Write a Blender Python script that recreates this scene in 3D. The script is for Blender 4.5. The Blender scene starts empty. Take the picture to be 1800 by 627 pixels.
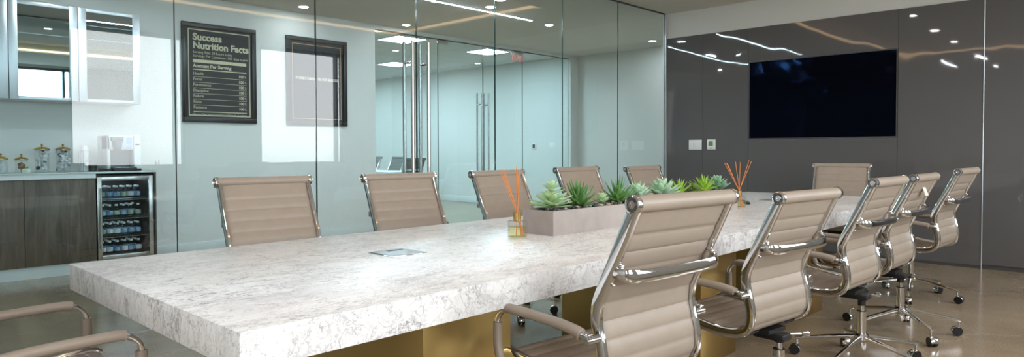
import bpy, bmesh, math, random
from mathutils import Vector, Matrix
random.seed(7)
scn = bpy.context.scene
COL = scn.collection
PI = math.pi

# ------------------------------------------------------------------ helpers
def srgb(r, g, b):
    f = lambda c: (c / 255 / 12.92) if c / 255 <= .04045 else ((c / 255 + .055) / 1.055) ** 2.4
    return (f(r), f(g), f(b), 1)

def new_mat(name):
    m = bpy.data.materials.new(name); m.use_nodes = True
    nt = m.node_tree; nt.nodes.clear()
    out = nt.nodes.new('ShaderNodeOutputMaterial')
    return m, nt, out

def nd(nt, t, **kw):
    n = nt.nodes.new(t)
    for k, v in kw.items():
        if k.startswith('i_'):
            n.inputs[k[2:].replace('_', ' ')].default_value = v
        else:
            setattr(n, k, v)
    return n

def ramp(nt, stops):
    n = nt.nodes.new('ShaderNodeValToRGB')
    e = n.color_ramp.elements
    while len(e) < len(stops): e.new(.5)
    for el, (p, c) in zip(e, stops):
        el.position = p; el.color = c if len(c) == 4 else (*c, 1)
    return n

def pbr(name, col, rough=.5, metal=0, bump=0, bscale=200, vary=0, vscale=8, spec=.5, coat=0, detail=3):
    m, nt, out = new_mat(name)
    b = nd(nt, 'ShaderNodeBsdfPrincipled')
    b.inputs['Base Color'].default_value = col
    b.inputs['Roughness'].default_value = rough
    b.inputs['Metallic'].default_value = metal
    b.inputs['Specular IOR Level'].default_value = spec
    b.inputs['Coat Weight'].default_value = coat
    tc = nd(nt, 'ShaderNodeTexCoord')
    if vary:
        n = nd(nt, 'ShaderNodeTexNoise', i_Scale=vscale, i_Detail=detail)
        nt.links.new(tc.outputs['Object'], n.inputs['Vector'])
        r = ramp(nt, [(.3, tuple(c * (1 - vary) for c in col[:3])), (.7, tuple(min(1, c * (1 + vary)) for c in col[:3]))])
        nt.links.new(n.outputs['Fac'], r.inputs['Fac'])
        nt.links.new(r.outputs['Color'], b.inputs['Base Color'])
    if bump:
        n = nd(nt, 'ShaderNodeTexNoise', i_Scale=bscale, i_Detail=2)
        nt.links.new(tc.outputs['Object'], n.inputs['Vector'])
        bp = nd(nt, 'ShaderNodeBump', i_Strength=bump, i_Distance=.01)
        nt.links.new(n.outputs['Fac'], bp.inputs['Height'])
        nt.links.new(bp.outputs['Normal'], b.inputs['Normal'])
    nt.links.new(b.outputs[0], out.inputs[0])
    return m

def emit(name, col, s):
    m, nt, out = new_mat(name)
    e = nd(nt, 'ShaderNodeEmission', i_Color=col, i_Strength=s)
    nt.links.new(e.outputs[0], out.inputs[0])
    return m

def glass_mat(name, tint, ior=1.5, rough=0):
    """clear pane: lets light straight through, mirrors by Fresnel on the face it enters"""
    m, nt, out = new_mat(name)
    t = nd(nt, 'ShaderNodeBsdfTransparent', i_Color=tint)
    g = nd(nt, 'ShaderNodeBsdfGlossy', i_Roughness=rough)
    fr = nd(nt, 'ShaderNodeFresnel', i_IOR=ior)
    geo = nd(nt, 'ShaderNodeNewGeometry')
    inv = nd(nt, 'ShaderNodeMath', operation='SUBTRACT'); inv.inputs[0].default_value = 1
    nt.links.new(geo.outputs['Backfacing'], inv.inputs[1])
    mul = nd(nt, 'ShaderNodeMath', operation='MULTIPLY')
    nt.links.new(fr.outputs[0], mul.inputs[0]); nt.links.new(inv.outputs[0], mul.inputs[1])
    mx = nd(nt, 'ShaderNodeMixShader')
    nt.links.new(mul.outputs[0], mx.inputs[0]); nt.links.new(t.outputs[0], mx.inputs[1]); nt.links.new(g.outputs[0], mx.inputs[2])
    nt.links.new(mx.outputs[0], out.inputs[0])
    return m

class MB:
    """collects shapes into one mesh"""
    def __init__(self): self.bm = bmesh.new()
    def _fin(self, geom, mat, M=None):
        vs = [g for g in geom if isinstance(g, bmesh.types.BMVert)]
        if M is not None: bmesh.ops.transform(self.bm, matrix=M, verts=vs)
        for f in {f for v in vs for f in v.link_faces}: f.material_index = mat
        return vs
    def box(self, x0, x1, y0, y1, z0, z1, mat=0, bev=0, seg=2, M=None):
        r = bmesh.ops.create_cube(self.bm, size=1)
        vs = r['verts']
        for v in vs:
            v.co = Vector((x0 + (v.co.x + .5) * (x1 - x0), y0 + (v.co.y + .5) * (y1 - y0), z0 + (v.co.z + .5) * (z1 - z0)))
        geom = list(vs)
        if bev:
            es = list({e for v in vs for e in v.link_edges})
            rr = bmesh.ops.bevel(self.bm, geom=es, offset=bev, segments=seg, profile=.5, affect='EDGES')
            geom = [v for v in rr['verts']]
            geom = list({v for f in rr['faces'] for v in f.verts} | set(v for v in geom if v.is_valid) | set(v for v in vs if v.is_valid))
        self._fin(geom, mat, M); return self
    def cyl(self, p0, p1, r, r2=None, seg=16, mat=0, bev=0):
        p0, p1 = Vector(p0), Vector(p1); d = p1 - p0
        rr = bmesh.ops.create_cone(self.bm, cap_ends=True, segments=seg, radius1=r, radius2=r if r2 is None else r2, depth=d.length)
        M = Matrix.Translation((p0 + p1) / 2) @ d.to_track_quat('Z', 'Y').to_matrix().to_4x4()
        self._fin(rr['verts'], mat, M); return self
    def ball(self, c, r, seg=12, mat=0, sc=(1, 1, 1)):
        rr = bmesh.ops.create_uvsphere(self.bm, u_segments=seg, v_segments=max(6, seg * 2 // 3), radius=r)
        self._fin(rr['verts'], mat, Matrix.Translation(c) @ Matrix.Diagonal((*sc, 1))); return self
    def lathe(self, prof, c=(0, 0, 0), seg=24, mat=0, axis='Z'):
        rings = []
        for r, z in prof:
            if r < 1e-6: rings.append([self.bm.verts.new((0, 0, z))])
            else: rings.append([self.bm.verts.new((r * math.cos(2 * PI * i / seg), r * math.sin(2 * PI * i / seg), z)) for i in range(seg)])
        for a, b in zip(rings, rings[1:]):
            for i in range(seg):
                j = (i + 1) % seg
                if len(a) == 1 and len(b) == 1: continue
                if len(a) == 1: f = [a[0], b[j], b[i]][::-1]
                elif len(b) == 1: f = [a[i], a[j], b[0]]
                else: f = [a[i], a[j], b[j], b[i]]
                try: self.bm.faces.new(f)
                except ValueError: pass
        vs = [v for r in rings for v in r]
        M = Matrix.Translation(c)
        if axis == 'X': M = M @ Matrix.Rotation(PI / 2, 4, 'Y')
        if axis == 'Y': M = M @ Matrix.Rotation(-PI / 2, 4, 'X')
        self._fin(vs, mat, M); return self
    def sweep(self, pts, a, b=None, n=10, side=(1, 0, 0), mat=0, cap=True, power=2):
        """oval section: half-width a along `side`, b along the in-plane normal"""
        b = a if b is None else b
        pts = [Vector(p) for p in pts]; S0 = Vector(side).normalized()
        rings = []
        for i, p in enumerate(pts):
            t = (pts[min(i + 1, len(pts) - 1)] - pts[max(i - 1, 0)]).normalized()
            s = (S0 - t * S0.dot(t))
            s = s.normalized() if s.length > 1e-5 else t.orthogonal().normalized()
            nn = t.cross(s).normalized()
            aa = a(i / (len(pts) - 1)) if callable(a) else a
            bb = b(i / (len(pts) - 1)) if callable(b) else b
            ring = []
            for k in range(n):
                th = 2 * PI * k / n
                c, q = math.cos(th), math.sin(th)
                c = math.copysign(abs(c) ** (2 / power), c); q = math.copysign(abs(q) ** (2 / power), q)
                ring.append(self.bm.verts.new(p + s * (aa * c) + nn * (bb * q)))
            rings.append(ring)
        for r0, r1 in zip(rings, rings[1:]):
            for k in range(n):
                self.bm.faces.new([r0[k], r0[(k + 1) % n], r1[(k + 1) % n], r1[k]])
        if cap:
            self.bm.faces.new(rings[0][::-1]); self.bm.faces.new(rings[-1])
        self._fin([v for r in rings for v in r], mat); return self
    def grid(self, rows, mat=0, closed=False):
        R = [[self.bm.verts.new(p) for p in r] for r in rows]
        for a, b in zip(R, R[1:]):
            m = len(a)
            for k in range(m if closed else m - 1):
                self.bm.faces.new([a[k], a[(k + 1) % m], b[(k + 1) % m], b[k]])
        self._fin([v for r in R for v in r], mat); return R
    def prism(self, poly, z0, z1, mat=0, M=None):
        a = [self.bm.verts.new((x, y, z0)) for x, y in poly]; b = [self.bm.verts.new((x, y, z1)) for x, y in poly]
        self.bm.faces.new(a[::-1]); self.bm.faces.new(b)
        for i in range(len(poly)):
            j = (i + 1) % len(poly); self.bm.faces.new([a[i], a[j], b[j], b[i]])
        self._fin(a + b, mat, M); return self
    def text(self, s, size, x, z, y, align='LEFT', bold=0, mat=0, depth=.0006, sx=1):
        """letters standing in the XZ plane at depth y, facing -Y"""
        cu = bpy.data.curves.new('lettering', 'FONT'); cu.body = s; cu.size = size; cu.align_x = align
        cu.offset = bold; cu.extrude = depth; cu.resolution_u = 3
        o = bpy.data.objects.new('lettering', cu); COL.objects.link(o)
        dg = bpy.context.evaluated_depsgraph_get()
        me = bpy.data.meshes.new_from_object(o.evaluated_get(dg))
        M = Matrix.Translation((x, y, z)) @ Matrix.Rotation(PI / 2, 4, 'X') @ Matrix.Diagonal((sx, 1, 1, 1))
        me.transform(M)
        n0 = len(self.bm.verts)
        self.bm.from_mesh(me); self.bm.verts.ensure_lookup_table()
        for f in {f for v in self.bm.verts[n0:] for f in v.link_faces}: f.material_index = mat
        bpy.data.objects.remove(o); bpy.data.curves.remove(cu); bpy.data.meshes.remove(me)
        return self
    def build(self, name, mats, parent=None, loc=None, smooth=35, rotz=0):
        bmesh.ops.recalc_face_normals(self.bm, faces=self.bm.faces)
        me = bpy.data.meshes.new(name); self.bm.to_mesh(me); self.bm.free()
        for m in (mats if isinstance(mats, (list, tuple)) else [mats]): me.materials.append(m)
        if smooth:
            me.shade_smooth(); me.set_sharp_from_angle(angle=math.radians(smooth))
        o = bpy.data.objects.new(name, me); COL.objects.link(o)
        if parent: o.parent = parent
        if loc: o.location = loc
        if rotz: o.rotation_euler.z = rotz
        return o

def tag(o, label, cat, group=None, kind=None):
    o['label'] = label; o['category'] = cat
    if group: o['group'] = group
    if kind: o['kind'] = kind
    return o

def thing(name, label, cat, loc=(0, 0, 0), rotz=0, group=None):
    o = bpy.data.objects.new(name, None); COL.objects.link(o); o.empty_display_size = .1
    o.location = loc; o.rotation_euler = (0, 0, rotz)
    return tag(o, label, cat, group)

def copy_tree(o, parent=None):
    c = o.copy(); COL.objects.link(c)
    if parent: c.parent = parent
    for ch in [x for x in COL.objects if x.parent == o]: copy_tree(ch, c)
    return c

def struct(o):
    o['kind'] = 'structure'; return o

def cr(pts, n=6):
    """Catmull-Rom resampling"""
    P = [Vector(p) for p in pts]; P = [2 * P[0] - P[1]] + P + [2 * P[-1] - P[-2]]
    out = []
    for i in range(1, len(P) - 2):
        for k in range(n):
            t = k / n
            a, b, c, d = P[i - 1], P[i], P[i + 1], P[i + 2]
            out.append(.5 * ((2 * b) + (c - a) * t + (2 * a - 5 * b + 4 * c - d) * t * t + (3 * b - a - 3 * c + d) * t ** 3))
    out.append(P[-2]); return out

# ------------------------------------------------------------------ materials
def marble():
    m, nt, out = new_mat('white_marble')
    L = nt.links.new
    tc = nd(nt, 'ShaderNodeTexCoord')
    mp = nd(nt, 'ShaderNodeMapping'); mp.inputs['Rotation'].default_value = (.5, .35, .75); mp.inputs['Scale'].default_value = (1, 2.3, 1.0)
    L(tc.outputs['Object'], mp.inputs['Vector'])
    wob = nd(nt, 'ShaderNodeTexNoise', i_Scale=5, i_Detail=5, i_Roughness=.6); L(mp.outputs[0], wob.inputs['Vector'])
    mixv = nd(nt, 'ShaderNodeVectorMath', operation='MULTIPLY_ADD'); L(wob.outputs['Color'], mixv.inputs[0])
    mixv.inputs[1].default_value = (.22, .22, .22); L(mp.outputs[0], mixv.inputs[2])
    base = ramp(nt, [(.28, srgb(230, 229, 231)), (.55, srgb(250, 249, 250))])
    n0 = nd(nt, 'ShaderNodeTexNoise', i_Scale=4.5, i_Detail=7, i_Roughness=.65); L(mixv.outputs[0], n0.inputs['Vector']); L(n0.outputs['Fac'], base.inputs['Fac'])
    cur = base.outputs['Color']
    for sc, wid, stren, col, msc, dist in ((2.6, .009, .8, srgb(104, 95, 100), 1.9, 1.2), (5.5, .012, .75, srgb(112, 103, 108), 3.3, .9), (10, .018, .65, srgb(128, 120, 124), 5, .6), (19, .026, .5, srgb(142, 134, 138), 5, .5)):
        v = nd(nt, 'ShaderNodeTexNoise', i_Scale=sc, i_Detail=5, i_Roughness=.55, i_Distortion=dist); L(mixv.outputs[0], v.inputs['Vector'])
        su = nd(nt, 'ShaderNodeMath', operation='SUBTRACT'); L(v.outputs['Fac'], su.inputs[0]); su.inputs[1].default_value = .5
        ab = nd(nt, 'ShaderNodeMath', operation='ABSOLUTE'); L(su.outputs[0], ab.inputs[0])
        r = ramp(nt, [(0, (1, 1, 1)), (wid, (0, 0, 0))]); L(ab.outputs[0], r.inputs['Fac'])
        k = nd(nt, 'ShaderNodeTexNoise', i_Scale=msc, i_Detail=4); L(tc.outputs['Object'], k.inputs['Vector'])
        kr = ramp(nt, [(.36, (.3, .3, .3)), (.66, (1, 1, 1))]); L(k.outputs['Fac'], kr.inputs['Fac'])
        mu = nd(nt, 'ShaderNodeMath', operation='MULTIPLY'); L(r.outputs['Color'], mu.inputs[0]); L(kr.outputs['Color'], mu.inputs[1])
        mu2 = nd(nt, 'ShaderNodeMath', operation='MULTIPLY'); L(mu.outputs[0], mu2.inputs[0]); mu2.inputs[1].default_value = stren
        mx = nd(nt, 'ShaderNodeMix', data_type='RGBA'); L(mu2.outputs[0], mx.inputs['Factor']); L(cur, mx.inputs['A']); mx.inputs['B'].default_value = col
        cur = mx.outputs['Result']
    b = nd(nt, 'ShaderNodeBsdfPrincipled', i_Roughness=.3); L(cur, b.inputs['Base Color']); L(b.outputs[0], out.inputs[0])
    b.inputs['Specular IOR Level'].default_value = .4
    return m

def concrete():
    m, nt, out = new_mat('polished_concrete')
    L = nt.links.new
    tc = nd(nt, 'ShaderNodeTexCoord')
    n0 = nd(nt, 'ShaderNodeTexNoise', i_Scale=1.1, i_Detail=8, i_Roughness=.65); L(tc.outputs['Object'], n0.inputs['Vector'])
    base = ramp(nt, [(.3, srgb(134, 117, 97)), (.5, srgb(154, 136, 113)), (.72, srgb(170, 151, 127))]); L(n0.outputs['Fac'], base.inputs['Fac'])
    sp = nd(nt, 'ShaderNodeTexNoise', i_Scale=90, i_Detail=2); L(tc.outputs['Object'], sp.inputs['Vector'])
    spr = ramp(nt, [(.35, (.86, .86, .86)), (.65, (1.1, 1.1, 1.1))]); L(sp.outputs['Fac'], spr.inputs['Fac'])
    m1 = nd(nt, 'ShaderNodeMix', data_type='RGBA', blend_type='MULTIPLY'); m1.inputs['Factor'].default_value = 1
    L(base.outputs['Color'], m1.inputs['A']); L(spr.outputs['Color'], m1.inputs['B'])
    wob = nd(nt, 'ShaderNodeTexNoise', i_Scale=2.2, i_Detail=7, i_Roughness=.7); L(tc.outputs['Object'], wob.inputs['Vector'])
    mv = nd(nt, 'ShaderNodeVectorMath', operation='MULTIPLY_ADD'); L(wob.outputs['Color'], mv.inputs[0]); mv.inputs[1].default_value = (.55, .55, .55); L(tc.outputs['Object'], mv.inputs[2])
    v = nd(nt, 'ShaderNodeTexVoronoi', feature='DISTANCE_TO_EDGE', i_Scale=.85); L(mv.outputs[0], v.inputs['Vector'])
    r = ramp(nt, [(0, (1, 1, 1)), (.008, (0, 0, 0))]); L(v.outputs['Distance'], r.inputs['Fac'])
    k = nd(nt, 'ShaderNodeTexNoise', i_Scale=1.7, i_Detail=3); L(tc.outputs['Object'], k.inputs['Vector'])
    kr = ramp(nt, [(.4, (0, 0, 0)), (.62, (.55, .55, .55))]); L(k.outputs['Fac'], kr.inputs['Fac'])
    mu = nd(nt, 'ShaderNodeMath', operation='MULTIPLY'); L(r.outputs['Color'], mu.inputs[0]); L(kr.outputs['Color'], mu.inputs[1])
    m2 = nd(nt, 'ShaderNodeMix', data_type='RGBA'); L(mu.outputs[0], m2.inputs['Factor']); L(m1.outputs['Result'], m2.inputs['A']); m2.inputs['B'].default_value = srgb(200, 188, 170)
    b = nd(nt, 'ShaderNodeBsdfPrincipled', i_Roughness=.16); L(m2.outputs['Result'], b.inputs['Base Color'])
    b.inputs['Specular IOR Level'].default_value = .55
    bp = nd(nt, 'ShaderNodeBump', i_Strength=.05, i_Distance=.02); L(n0.outputs['Fac'], bp.inputs['Height']); L(bp.outputs[0], b.inputs['Normal'])
    L(b.outputs[0], out.inputs[0])
    return m

def wavy_gloss(name, col, strength, scale, rough=.03, spec=.5, tint=(1, 1, 1, 1)):
    m, nt, out = new_mat(name); L = nt.links.new
    b = nd(nt, 'ShaderNodeBsdfPrincipled', i_Roughness=rough); b.inputs['Base Color'].default_value = col
    b.inputs['Specular IOR Level'].default_value = spec; b.inputs['Specular Tint'].default_value = tint
    tc = nd(nt, 'ShaderNodeTexCoord'); n = nd(nt, 'ShaderNodeTexNoise', i_Scale=scale, i_Detail=1); L(tc.outputs['Object'], n.inputs['Vector'])
    bp = nd(nt, 'ShaderNodeBump', i_Strength=strength, i_Distance=.05); L(n.outputs['Fac'], bp.inputs['Height']); L(bp.outputs[0], b.inputs['Normal'])
    L(b.outputs[0], out.inputs[0]); return m

def wood():
    m, nt, out = new_mat('grey_brown_oak'); L = nt.links.new
    tc = nd(nt, 'ShaderNodeTexCoord')
    mp = nd(nt, 'ShaderNodeMapping'); mp.inputs['Scale'].default_value = (9, 9, 1.1); L(tc.outputs['Object'], mp.inputs['Vector'])
    n = nd(nt, 'ShaderNodeTexNoise', i_Scale=2.2, i_Detail=6, i_Roughness=.6, i_Distortion=1.2); L(mp.outputs[0], n.inputs['Vector'])
    r = ramp(nt, [(.28, srgb(68, 59, 51)), (.5, srgb(94, 82, 72)), (.72, srgb(112, 99, 87))]); L(n.outputs['Fac'], r.inputs['Fac'])
    b = nd(nt, 'ShaderNodeBsdfPrincipled', i_Roughness=.5); L(r.outputs['Color'], b.inputs['Base Color']); L(b.outputs[0], out.inputs[0])
    return m

def tiles():
    m, nt, out = new_mat('ceiling_tile'); L = nt.links.new
    tc = nd(nt, 'ShaderNodeTexCoord')
    br = nd(nt, 'ShaderNodeTexBrick', offset=0, i_Scale=1, i_Color1=srgb(225, 226, 224), i_Color2=srgb(222, 223, 221), i_Mortar=srgb(180, 182, 180))
    br.inputs['Brick Width'].default_value = 1.2; br.inputs['Row Height'].default_value = .6; br.inputs['Mortar Size'].default_value = .008
    L(tc.outputs['Object'], br.inputs['Vector'])
    b = nd(nt, 'ShaderNodeBsdfPrincipled', i_Roughness=.9); L(br.outputs['Color'], b.inputs['Base Color']); L(b.outputs[0], out.inputs[0])
    return m

def planter_mat():
    return pbr('cast_concrete', srgb(174, 165, 161), rough=.75, vary=.07, vscale=14, bump=.12, bscale=60, detail=8)

MARBLE, FLOOR, OAK, TILE = marble(), concrete(), wood(), tiles()
WALLP = pbr('white_wall_paint', srgb(222, 222, 219), rough=.85)
CEILP = pbr('white_ceiling_paint', srgb(218, 213, 207), rough=.9)
TRIMP = pbr('white_trim_paint', srgb(222, 226, 226), rough=.5)
GREYG = wavy_gloss('grey_back_painted_glass', srgb(97, 95, 96), .06, 2.2, .03, .45)
SCREEN = wavy_gloss('black_screen', (.002, .002, .004, 1), .25, 2.6, .07, .17, (.12, .35, 1, 1))
GLASS = glass_mat('clear_partition_glass', (.85, .93, .95, 1), 1.66)
GLASSE = pbr('green_glass_edge', srgb(38, 66, 62), rough=.15)
WGLASS = glass_mat('window_glass', (.97, .985, .98, 1), 1.3)
JARG = glass_mat('jar_glass', (.97, .98, .98, 1), 1.45)
OILG = glass_mat('pale_oil', (.93, .89, .66, 1), 1.25)
LEATHER = pbr('taupe_leather', srgb(154, 140, 127), rough=.42, bump=.10, bscale=420, vary=.03, vscale=20)
DARKLEATHER = pbr('grey_leather', srgb(105, 104, 100), rough=.5, bump=.1, bscale=400)
CHROME = pbr('chrome', (.72, .72, .73, 1), rough=.06, metal=1)
CAPBLUE = pbr('dark_chrome', (.22, .24, .27, 1), rough=.15, metal=1)
STEEL = pbr('brushed_steel', (.56, .53, .51, 1), rough=.27, metal=1, bump=.03, bscale=500)
BRASS = pbr('polished_brass_sheet', (.60, .42, .16, 1), rough=.34, metal=1, bump=.02, bscale=3)
GOLD = pbr('gold_metal', (.75, .50, .17, 1), rough=.2, metal=1)
BLACKP = pbr('black_plastic', srgb(24, 24, 25), rough=.4)
WHITEP = pbr('white_plastic', srgb(232, 232, 232), rough=.35)
GREYP = pbr('grey_plastic', srgb(120, 124, 128), rough=.4)
ALU = pbr('satin_aluminium', (.66, .69, .73, 1), rough=.35, metal=.6)
MIRROR = pbr('tinted_mirror', (.60, .66, .68, 1), rough=.01, metal=1)
BLACKF = pbr('black_frame', srgb(28, 27, 27), rough=.35)
POSTER = pbr('black_print', srgb(34, 34, 36), rough=.6)
CREAM = pbr('cream_print', srgb(205, 196, 165), rough=.6)
GREYPR = pbr('dark_grey_print', srgb(62, 62, 66), rough=.6)
PALEPR = pbr('white_print', srgb(225, 222, 205), rough=.6)
BRONZE = pbr('fine_line_print', srgb(176, 142, 112), rough=.5)
REED = pbr('orange_reed', srgb(226, 136, 60), rough=.6)
PLANTER = planter_mat()
LEDW = emit('white_led', (.97, .98, 1, 1), 180)
LEDR = emit('soft_led', (1, .97, .95, 1), 85)
LEDL = emit('linear_led', (.86, .95, 1, 1), 90)
COVE = emit('warm_cove_led', (1, .66, .36, 1), 4.2)
TROFF = emit('troffer_led', (.92, .98, 1, 1), 40)
EXITM = emit('red_exit_reflection', (1, .22, .18, 1), .9)
LCD = emit('green_lcd', (.16, .36, .16, 1), .35)
LCDB = emit('blue_lcd', (.25, .35, 1, 1), .9)

# ------------------------------------------------------------------ setting
XW, YG, YP, YS, XWEST, XFAR, YN = 8.14, 4.84, 8.28, -1.3, -3.6, 10.63, 17.0
ZC = 3.02
o = MB().box(XWEST, XFAR, YS - .2, YN, -.1, 0).build('floor', FLOOR); struct(o)
# room ceiling with a recessed tray
T0, T1, U0, U1, ZT = .8, 6.68, .74, 3.9, 3.19
b = MB()
b.box(XWEST, T0, YS, YG, ZC, ZT); b.box(T1, XW + .16, YS, YG, ZC, ZT)
b.box(T0, T1, YS, U0, ZC, ZT); b.box(T0, T1, U1, YG, ZC, ZT)
b.box(XWEST, XW + .16, YS, YG, ZT, ZT + .08)
struct(b.build('ceiling', CEILP))
struct(MB().box(XWEST, XFAR, YG, YP, ZC, ZC + .1).build('ceiling', CEILP))
struct(MB().box(5.0, XFAR, YP, YN, 3.05, 3.15).build('ceiling', TILE))
# walls
win = [(-2.9, -1.5), (-.1, 1.45), (2.66, 4.22), (5.43, 7.07)]
b = MB()
xs = [XWEST] + [v for w in win for v in w] + [XW + .16]
for i in range(0, len(xs), 2): b.box(xs[i], xs[i + 1], YS - .18, YS, 0, ZC)
for x0, x1 in win: b.box(x0, x1, YS - .18, YS, 0, .95); b.box(x0, x1, YS - .18, YS, 2.97, ZC)
struct(b.build('wall_south', WALLP))
for i, (x0, x1) in enumerate(win):
    b = MB()
    for a, c in ((x0, x0 + .035), (x1 - .16, x1 - .12), (x1 - .035, x1)): b.box(a, c, YS - .14, YS - .04, .95, 2.97)
    b.box(x0, x1, YS - .14, YS - .04, .95, .99); b.box(x0, x1, YS - .14, YS - .04, 2.92, 2.97)
    w = struct(b.build('window_%d' % (i + 1), pbr('dark_window_frame', srgb(70, 72, 74), rough=.4)))
    p = MB().box(x0 + .03, x1 - .03, YS - .10, YS - .09, .985, 2.93).build('pane', WGLASS, w)
struct(MB().box(XWEST - .15, XWEST, YS - .18, YP + .15, 0, ZC).build('wall_west', WALLP))
struct(MB().box(XWEST, 5.85, YP, YP + .15, 0, ZC).box(5.85, 10.40, YP, YP + .15, 2.963, ZC + .03).box(10.40, XFAR, YP, YP + .15, 0, ZC).build('wall_north', WALLP))
we = struct(MB().box(XW + .012, XW + .16, YS, YG, 0, ZC).build('wall_east', WALLP))
seams = [YG, 4.293, 3.68, 2.022, 1.2575, YS]
for i in range(5):
    y1, y0 = seams[i] - (.0 if i == 0 else .0015), seams[i + 1] + .0015
    b = MB()
    if i == 2:   # panel pieces round the recessed screen
        b.box(XW - .006, XW + .012, y0, y1, .03, 1.318); b.box(XW - .006, XW + .012, y0, y1, 2.275, 2.685)
    else:
        b.box(XW - .006, XW + .012, y0, y1, .03 if i < 4 else .045, 2.685)
    b.build('cladding_panel', GREYG, we)
MB().box(XW - .002, XW + .012, 1.262, YG, 0, .03).box(XW + .004, XW + .012, YS, 1.262, 0, .045).build('base_strip_and_gap_shade', pbr('grey_base_and_gap_shade', srgb(70, 68, 67), rough=.5), we)  # recessed length is coloured dark as the shade in the gap under the last panel
MB().cyl((XW - .008, 1.2575, 0), (XW - .008, 1.2575, 2.685), .005, seg=8).build('joint_profile', ALU, we)
struct(MB().box(XFAR, XFAR + .15, YG - .1, YN, 0, 3.1).build('wall_far', WALLP))
struct(MB().box(XW + .16, XFAR, YG - .1, YG, 0, ZC).build('wall_corridor', WALLP))
struct(MB().box(5.0, XFAR, YN, YN + .15, 0, 3.1).build('wall_back', WALLP))
struct(MB().box(4.85, 5.0, YP + .15, YN, 0, 3.1).build('wall_side', WALLP))
struct(MB().box(2.62, 5.85, YP - .014, YP, 0, .11, bev=.003).build('baseboard_north', TRIMP))
struct(MB().box(XFAR - .014, XFAR, YG, YN, 0, .14, bev=.003).build('baseboard_far', TRIMP))

# glass partition between the room and the corridor
gs = [-3.55, -2.4, -1.35, -.3, .75, 1.791, 2.854, 3.865, 4.865, 5.932, 7.01, 8.105]
def pane(x0, x1, y, z0, z1, name, parent=None):
    b = MB()
    b.box(x0 + .002, x1 - .002, y - .006, y + .006, z0, z1)
    b.bm.faces.ensure_lookup_table()
    for f in b.bm.faces:
        if abs(f.normal.x) > .9: f.material_index = 1
    return b.build(name, [GLASS, GLASSE], parent, smooth=0)
def pull(x, y, z0, z1, par, r=.016):
    b = MB()
    for s in (-1, 1): b.cyl((x, y + s * .06, z0), (x, y + s * .06, z1), r, seg=20)
    for z in (z0 + .17, z1 - .19):
        b.cyl((x, y - .06, z), (x, y + .06, z), .011, seg=14)
        for s in (-1, 1): b.cyl((x, y + s * .008, z), (x, y + s * .02, z), .016, seg=14)
    return b.build('pull_handle', STEEL, par)
wi, di = 5, 1
for i in range(len(gs) - 1):
    x0, x1 = gs[i], gs[i + 1]
    if i in (6, 7):
        d = struct(pane(x0 + .003, x1 - .003, YG, .008, 3.0, 'door_%d' % di)); di += 1
        pull(x1 - .09 if i == 6 else x0 + .09, YG, .32, 2.165, d)
        hx = x0 + .06 if i == 6 else x1 - .06
        MB().box(hx - .05, hx + .05, YG - .014, YG + .014, .004, .05, bev=.003).build('floor_pivot', STEEL, d)
    else:
        struct(pane(x0, x1, YG, .012, 3.008, 'window_%d' % wi)); wi += 1
struct(MB().box(gs[0], 8.12, YG - .012, YG + .012, 3.006, ZC).build('trim_1', pbr('dark_track', srgb(40, 40, 40), rough=.4)))
struct(MB().box(gs[0], 2.85, YG - .012, YG + .012, 0, .012).box(4.87, 8.1, YG - .012, YG + .012, 0, .012).build('trim_2', ALU))
struct(MB().box(8.106, 8.134, YG - .02, YG + .02, 0, ZC).build('trim_3', ALU))
# second glass front of the far meeting room
g2 = [5.85, 7.09, 8.089, 9.08, 10.40]
YF = YP + .06
for i in range(4):
    x0, x1 = g2[i], g2[i + 1]
    if i in (1, 2):
        d = struct(pane(x0 + .003, x1 - .003, YF, .008, 2.955, 'door_%d' % di)); di += 1
        pull(x1 - .08 if i == 1 else x0 + .08, YF, .32, 2.155, d)
        px = x0 + .1 if i == 1 else x1 - .1
        MB().box(px - .1, px + .1, YF - .018, YF + .018, 2.89, 2.95, bev=.003).build('patch_fitting', STEEL, d)
        MB().box(px - .1, px + .1, YF - .018, YF + .018, .005, .06, bev=.003).build('floor_pivot', STEEL, d)
    else:
        struct(pane(x0, x1, YF, .01, 2.958, 'window_%d' % wi)); wi += 1
struct(MB().box(5.85, 10.40, YF - .012, YF + .012, 2.952, 2.963).build('trim_4', pbr('dark_track_b', srgb(52, 52, 52), rough=.4)))

# ------------------------------------------------------------------ lamps
b = MB(); z0, z1 = ZC + .03, ZC + .06
b.box(T0 + .001, T1 - .001, U0 + .001, U0 + .02, z0, z1); b.box(T0 + .001, T1 - .001, U1 - .02, U1 - .001, z0, z1)
b.box(T0 + .001, T0 + .02, U0 + .02, U1 - .02, z0, z1); b.box(T1 - .02, T1 - .001, U0 + .02, U1 - .02, z0, z1)
tag(b.build('cove_light', COVE, smooth=0), 'warm LED strip running round the recessed ceiling tray', 'light strip')
def downlight(x, y, z, label, group, led=None):
    t = thing('downlight', label, 'ceiling light', (x, y, z), 0, group)
    MB().lathe([(.052, 0), (.066, -.004), (.07, -.001), (.07, 0)], seg=24).build('trim_ring', WHITEP, t)
    MB().cyl((0, 0, -.003), (0, 0, -.0005), .052, seg=24).build('diffuser', led or LEDW, t)
    return t
room_dl = [(5.96, 2.6), (4.61, 2.72), (2.9, 2.78), (1.5, 2.75)]
for x, y in room_dl: downlight(x, y, ZT, 'round recessed downlight in the ceiling tray over the marble table', 'downlights over the table', LEDR)
for x, y, l in ((-.35, 2.62, 'round downlight added in the room ceiling to brighten the near head chair'), (-1.9, 2.62, 'round downlight added in the room ceiling behind the near head chair')): downlight(x, y, ZC, l, 'added downlights behind the table')  # added lamps out of view, brighten the head chair arms and near table end
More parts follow.
